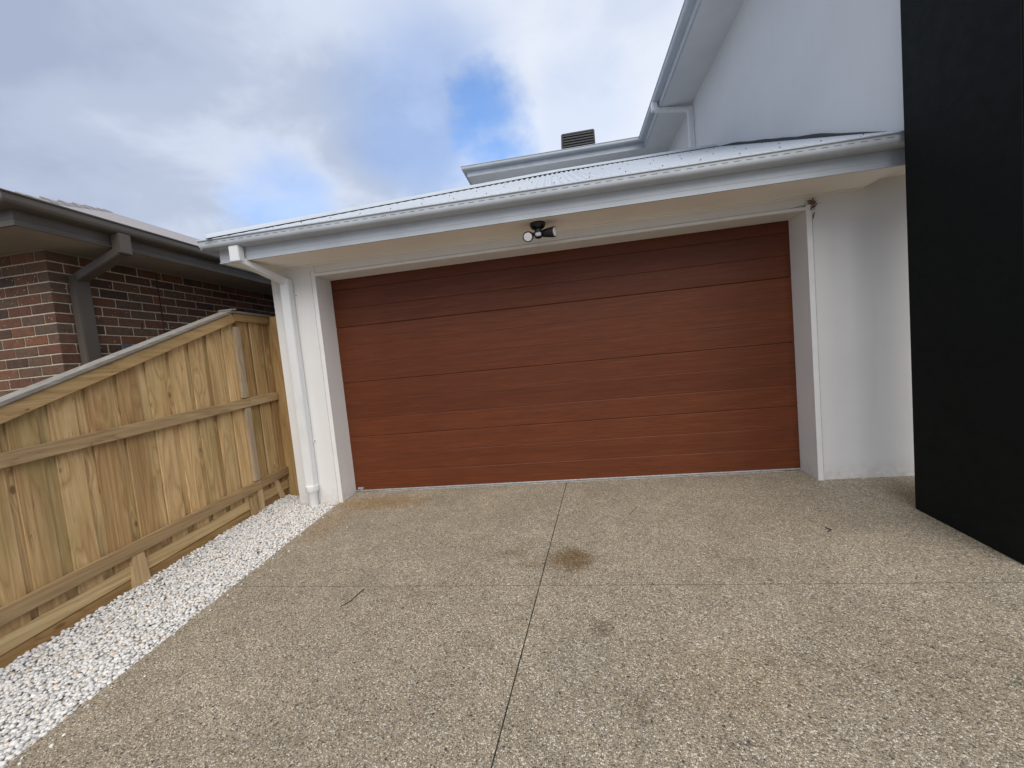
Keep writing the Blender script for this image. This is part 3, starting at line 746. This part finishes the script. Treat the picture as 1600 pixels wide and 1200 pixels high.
NF = -1.204; NFY = -1.83; 
MB().prism([(-7, NFY), (NF, NFY), (NF, 9), (NX-.02, 9), (NX-.02, NY+.02), (-7, NY+.02)], NZ-.004, NZ+.006).build('soffit', M_NSOFF, nb_)
bd = MB(); bd.box(NX, NX+.012, NY, 9, NZ-.016, NZ-.005); bd.box(-7, NX+.012, NY-.012, NY, NZ-.016, NZ-.005)
bd.build('soffit_bead', plain('bead_paint', (.24, .22, .18), .6), nb_)
pn = [(NF, 9), (NF, NFY), (-7, NFY)]
sweep(list(reversed(pn)), [(o, z-ZS+NZ) for o, z in fasc], True).build('fascia', M_NBROWN, nb_, smooth_angle=30)
NL = 2.822
sweep(list(reversed(pn)), gprof(NL)).build('gutter', M_NBROWN, nb_, smooth_angle=35)
nd_ = downpipe('downpipe', [((-1.135, -1.205, 2.575), (-1.135, -1.205, NL-.075), .10, .085, (1, 0, 0)),
    ((-1.135, -1.205, 2.600), (-1.575, -1.235, 2.415), .095, .07, (0, 0, 1)),
    ((-1.585, -1.235, -.3), (-1.585, -1.235, 2.44), .078, .11, (0, 1, 0))], nb_, M_NBROWN)
# tiled hip roof: flat tiles in courses
KN = .455; NR = NL+.002; xe = NF-.112; ye = NFY-.112
tm = meshes_t = None
rp = MB()
rp.poly([(xe, ye, NR-.02), (xe, 11, NR-.02), (xe-4.5, 11, NR-.02+4.5*KN), (xe-4.5, ye+4.5, NR-.02+4.5*KN)])
rp.poly([(xe, ye, NR-.02), (xe-4.5, ye+4.5, NR-.02+4.5*KN), (-10, ye+4.5, NR-.02+4.5*KN), (-10, ye, NR-.02)])
rp.build('roof_underlay', M_NBROWN, nb_)
tile_me = MB().bar((0, 0, 0), (-.36, 0, .36*KN), .298, .022).mesh('tile', bevel=.004); tile_me.materials.append(M_NTILE)
far_t = MB(); cnt = 0
for r_ in range(14):
    xr = xe + .02 - r_*.29; zr_ = NR + .002 + r_*.29*KN + .006
    y = ye + r_*.29 + .15 + (r_ % 2)*.15
    while y < 10:
        if cnt < 290 and y < 6.5 and r_ < 11: link('tile', tile_me, nb_, (xr, y, zr_ + rng.uniform(0, .003))); cnt += 1
        else: far_t.bar((xr, y, zr_), (xr-.36, y, zr_+.36*KN), .298, .022)
        y += .30
far_t.build('tile_courses', M_NTILE, nb_, kind='stuff')
print('tiles', cnt)
t_ = 0
while t_ < 3.9:
    a = Vector((xe-t_, ye+t_, NR+KN*t_+.005)); b_ = Vector((xe-t_-.42, ye+t_+.42, NR+KN*(t_+.42)-.008))
    MB().tube([a, b_], [.055, .05], 12).build('hip_tile', M_NTILE, nb_, smooth_angle=40); t_ += .40

# ------------------------------------------------------------ paling fence
fence = empty('paling_fence', (-.88, -.4, 0), label='sloping treated pine paling fence with timber capping between the gravel and the brick house', cat='fence')
FX = -.88; FO = Vector(fence.location)
def fpart(mb_world, name, mat, loc, **kw):
    o = link(name, mb_world, fence, Vector(loc) - FO, mat=mat, **kw); return o
YB = -3.0                                  # the fence stops sloping here and runs on low to the street
capz = lambda y: 2.145 + .415*(max(y, YB)+.48) if y < -.48 else 2.150
def paling(y0, y1, xf, thick=.014):
    zb = S*(y0+y1)/2 + .12 + rng.uniform(-.008, .008)
    yc = (y0+y1)/2; h = [capz(y0)-.055-zb, capz(y1)-.055-zb]; w_ = (y1-y0)/2; tl = rng.uniform(-.003, .003); bow = rng.uniform(-.003, .004)
    mb = MB(); nseg = 5; 
    for i in range(nseg+1):
        t = i/nseg; o = bow*math.sin(math.pi*t)
        for (yy, hh, dx) in ((-w_, h[0], -tl), (w_, h[1], tl)):
            mb.v += [(o+dx, yy, hh*t), (o+dx-thick, yy, hh*t)]
    for i in range(nseg):
        a = i*4; b_ = a+4
        mb.f += [(a, a+2, b_+2, b_), (a+3, a+1, b_+1, b_+3), (a+1, a, b_, b_+1), (a+2, a+3, b_+3, b_+2)]
    mb.f += [(0, 1, 3, 2), (nseg*4, nseg*4+2, nseg*4+3, nseg*4+1)]
    me = mb.mesh('paling', bevel=.0022)
    fpart(me, 'paling', M_PALING, (xf, yc, zb))
lines = [-5.22, -5.02, -4.82, -4.62, -4.42, -4.22, -4.02, -3.82, -3.62, -3.42, -3.22, -3.01, -2.81, -2.62, -2.425, -2.24, -2.03, -1.81, -1.60, -1.375, -1.17, -.973, -.776, -.595, -.405, -.227, -.043]
for i in range(len(lines)-1):
    a, b_ = lines[i], lines[i+1]
    wc = min(.148, (b_-a)-.012) if b_ > -.6 else .148
    paling(a, a+wc, FX + rng.uniform(-.001, .002))
    paling(a+wc-.035, b_+.030, FX-.021)
paling(lines[-1], .035, FX)
def board(name, mat, y0, y1, zf, h, xf, th, bev=.004, zoff=0):
    a = Vector((xf-th/2, y0, zf(y0)+zoff)); b_ = Vector((xf-th/2, y1, zf(y1)+zoff)); c = (a+b_)/2
    me = MB().bar(a-c, b_-c, th, h).mesh(name, bevel=bev, seg=2)
    return fpart(me, name, mat, c)
mid = lambda y: 1.192 + .064*y; low = lambda y: .290 + .062*y
board('rail', M_RAIL, -3.0, -.385, mid, .092, FX+.040, .038); board('rail', M_RAIL, -.382, .03, mid, .092, FX+.038, .037)
board('rail', M_RAIL, -5.2, -.385, low, .095, FX+.042, .040); board('rail', M_RAIL, -.382, .035, low, .095, FX+.039, .037)
tr = lambda y: capz(y) - .082
board('top_rail', M_CAPFRONT, YB, -.462, tr, .096, FX+.040, .038)
board('top_rail', M_CAPFRONT, -5.2, YB-.003, lambda y: capz(YB)-.075, .09, FX+.040, .038)
board('top_rail', M_CAPFRONT, -.458, .035, lambda y: 2.150-.075, .078, FX+.038, .037)
board('capping', M_CAP, -5.25, YB-.003, lambda y: capz(YB)-.016, .026, FX+.052, .145)
board('capping', M_CAP, YB, -.47, lambda y: capz(y)-.018, .026, FX+.052, .145, zoff=0)
board('capping', M_CAP, -.47, .08, lambda y: 2.150-.020, .024, FX+.050, .13)
fpart(MB().bar((0, -.035, -.004), (0, .03, .006), .16, .018).mesh('cap_joint_piece', bevel=.003), 'capping', M_CAP, (FX-.02, -.462, 2.150), label='pale short capping piece over the peak')
# posts
fpart(MB().box(-.038, 0, -.037, .037, 0, 2.02-1.262).mesh('post', bevel=.005, seg=2), 'post', M_POST, (FX+.036, -.43, 1.218))
fpart(MB().box(-.038, 0, -.037, .037, 0, .80).mesh('post', bevel=.005, seg=2), 'post', M_POST, (FX+.036, -.425, .315))
def stump(yc, wt, wb_, z0, z1, xf, dep, skew=0, mat=M_STUMP, name='stump'):
    mb = MB(); v = []
    for z_, w_, s_ in ((z0, wb_, 0), (z1, wt, skew)):
        for dx in (0, -dep):
            for sy in (-1, 1): v.append((dx, sy*w_/2+s_, z_-z0))
    mb.v = v; mb.f = [(0,1,3,2), (4,6,7,5), (0,4,5,1), (2,3,7,6), (0,2,6,4), (1,5,7,3)]
    return fpart(mb.mesh(name, bevel=.005, seg=2), name, mat, (xf, yc, z0))
stump(-1.665, .085, .135, -.135, low(-1.665)-.045, FX+.038, .05)
MB().box(-.03, .03, -.075, .075, 0, .02)
fpart(MB().box(-.045, .012, -.07, .07, 0, .03).mesh('stump_foot'), 'stump_foot', M_RUBBER, (FX+.036, -1.665, -.150))
stump(-.415, .070, .070, -.06, low(-.41)-.045, FX+.036, .045)
stump(-.515, .070, .080, -.06, .17, FX+.040, .04)
stump(-.075, .06, .065, -.03, low(-.1)-.045, FX+.037, .03, skew=-.10)
# plinth boards
board('plinth_board', M_PLINTH, -5.2, -.56, lambda y: S*y + .135, .098, FX+.014, .018, zoff=.0)
board('plinth_board', M_PLINTH_LO, -5.2, -.56, lambda y: S*y + .035, .100, FX+.010, .018, zoff=-.003)
board('plinth_board', M_PLINTH, -.38, .03, lambda y: S*y + .135, .100, FX+.020, .020)
board('plinth_board', M_PLINTH_LO, -.38, .03, lambda y: S*y + .035, .100, FX+.010, .018)
# return boards closing the gap to the house wall
for (xa, xb, yo) in ((FX-.02, -.692, 0), (-.700, -.52, .012)):
    me = MB().box(-(xb-xa)/2, (xb-xa)/2, -.008, .008, 0, 2.14).mesh('return_board', bevel=.003)
    fpart(me, 'return_board', M_PALING_RET, ((xa+xb)/2, .052+yo, -.02))
# nail heads
nl = MB()
for i, y in enumerate(lines[:-1]):
    for f in (mid, low):
        pass

# ------------------------------------------------------------ small loose things
def twig(pts, r, label, name='twig'):
    c = Vector(pts[0]); mb = MB().tube([Vector(p)-c for p in pts], r, 6)
    mb.build(name, M_TWIG, loc=c, label=label, cat='twig')
gp = lambda x, y, h=.004: (x, y, S*y+h)
twig([gp(1.044, -1.748), gp(1.03, -1.80, .006), gp(1.012, -1.87, .006), gp(.99, -1.90), gp(.969, -1.918)], [.0035, .003, .003, .003, .0025], 'thin curved dark twig lying on the concrete left of the long joint')
twig([gp(4.32, -1.121), gp(4.335, -1.16, .008), gp(4.300, -1.176)], [.004, .004, .004], 'small bent twig on the driveway in front of the right wall')
twig([gp(3.069, -.667), gp(3.02, -.74, .006), gp(2.971, -.827)], [.0018, .0018, .0015], 'very thin straight twig near the middle of the garage door')
def leaf(x, y, s, label, rz):
    mb = MB(); n = 5
    for i in range(n+1):
        t = i/n; w_ = s*.38*math.sin(math.pi*min(.98, t*.9+.05)); z_ = .006*math.sin(t*3)
        mb.v += [(-w_, s*(t-.5), z_+.005), (0, s*(t-.5), z_), (w_, s*(t-.5), z_+.006)]
    for i in range(n):
        a = 3*i; mb.f += [(a, a+1, a+4, a+3), (a+1, a+2, a+5, a+4)]
    mb.build('leaf', M_LEAF, loc=(x, y, S*y+.012), rot=(.2, .1, rz), label=label, cat='leaf')
leaf(-.178, -1.27, .032, 'small dark green leaf lying on the white pebbles', .6)
leaf(4.269, -2.411, .022, 'tiny dark leaf on the concrete at the far right of the driveway', 1.3)

gr = MB()
def chip(x, y, sz):
    z = S*y + sz*.3; n = len(gr.v); a = rng.uniform(0, 6.28)
    for dx, dy, dz in ((1,0,0), (-.5,.8,0), (-.5,-.8,.1), (.1,0,.7)):
        gr.v.append((x+sz*(dx*math.cos(a)-dy*math.sin(a)), y+sz*(dx*math.sin(a)+dy*math.cos(a)), z+sz*dz))
    gr.f += [(n, n+1, n+3), (n+1, n+2, n+3), (n+2, n, n+3), (n, n+2, n+1)]
for _ in range(70): chip(rng.uniform(.0, 4.9), rng.uniform(-3.6, -.1), rng.uniform(.002, .006))
for _ in range(110): chip(rng.uniform(.03, 4.7), -.03 - abs(rng.normal(0, .03)), rng.uniform(.0015, .005))
for _ in range(60): chip(rng.uniform(4.80, 6.2), -.275 - abs(rng.normal(0, .015)), rng.uniform(.0015, .005))
for _ in range(60): chip(5.08 - abs(rng.normal(0, .02)), rng.uniform(-1.6, -.87), rng.uniform(.0015, .005))
gr.build('grit', M_TWIG, label='scattered dark grit and leaf crumbs on the driveway', cat='grit', kind='stuff')
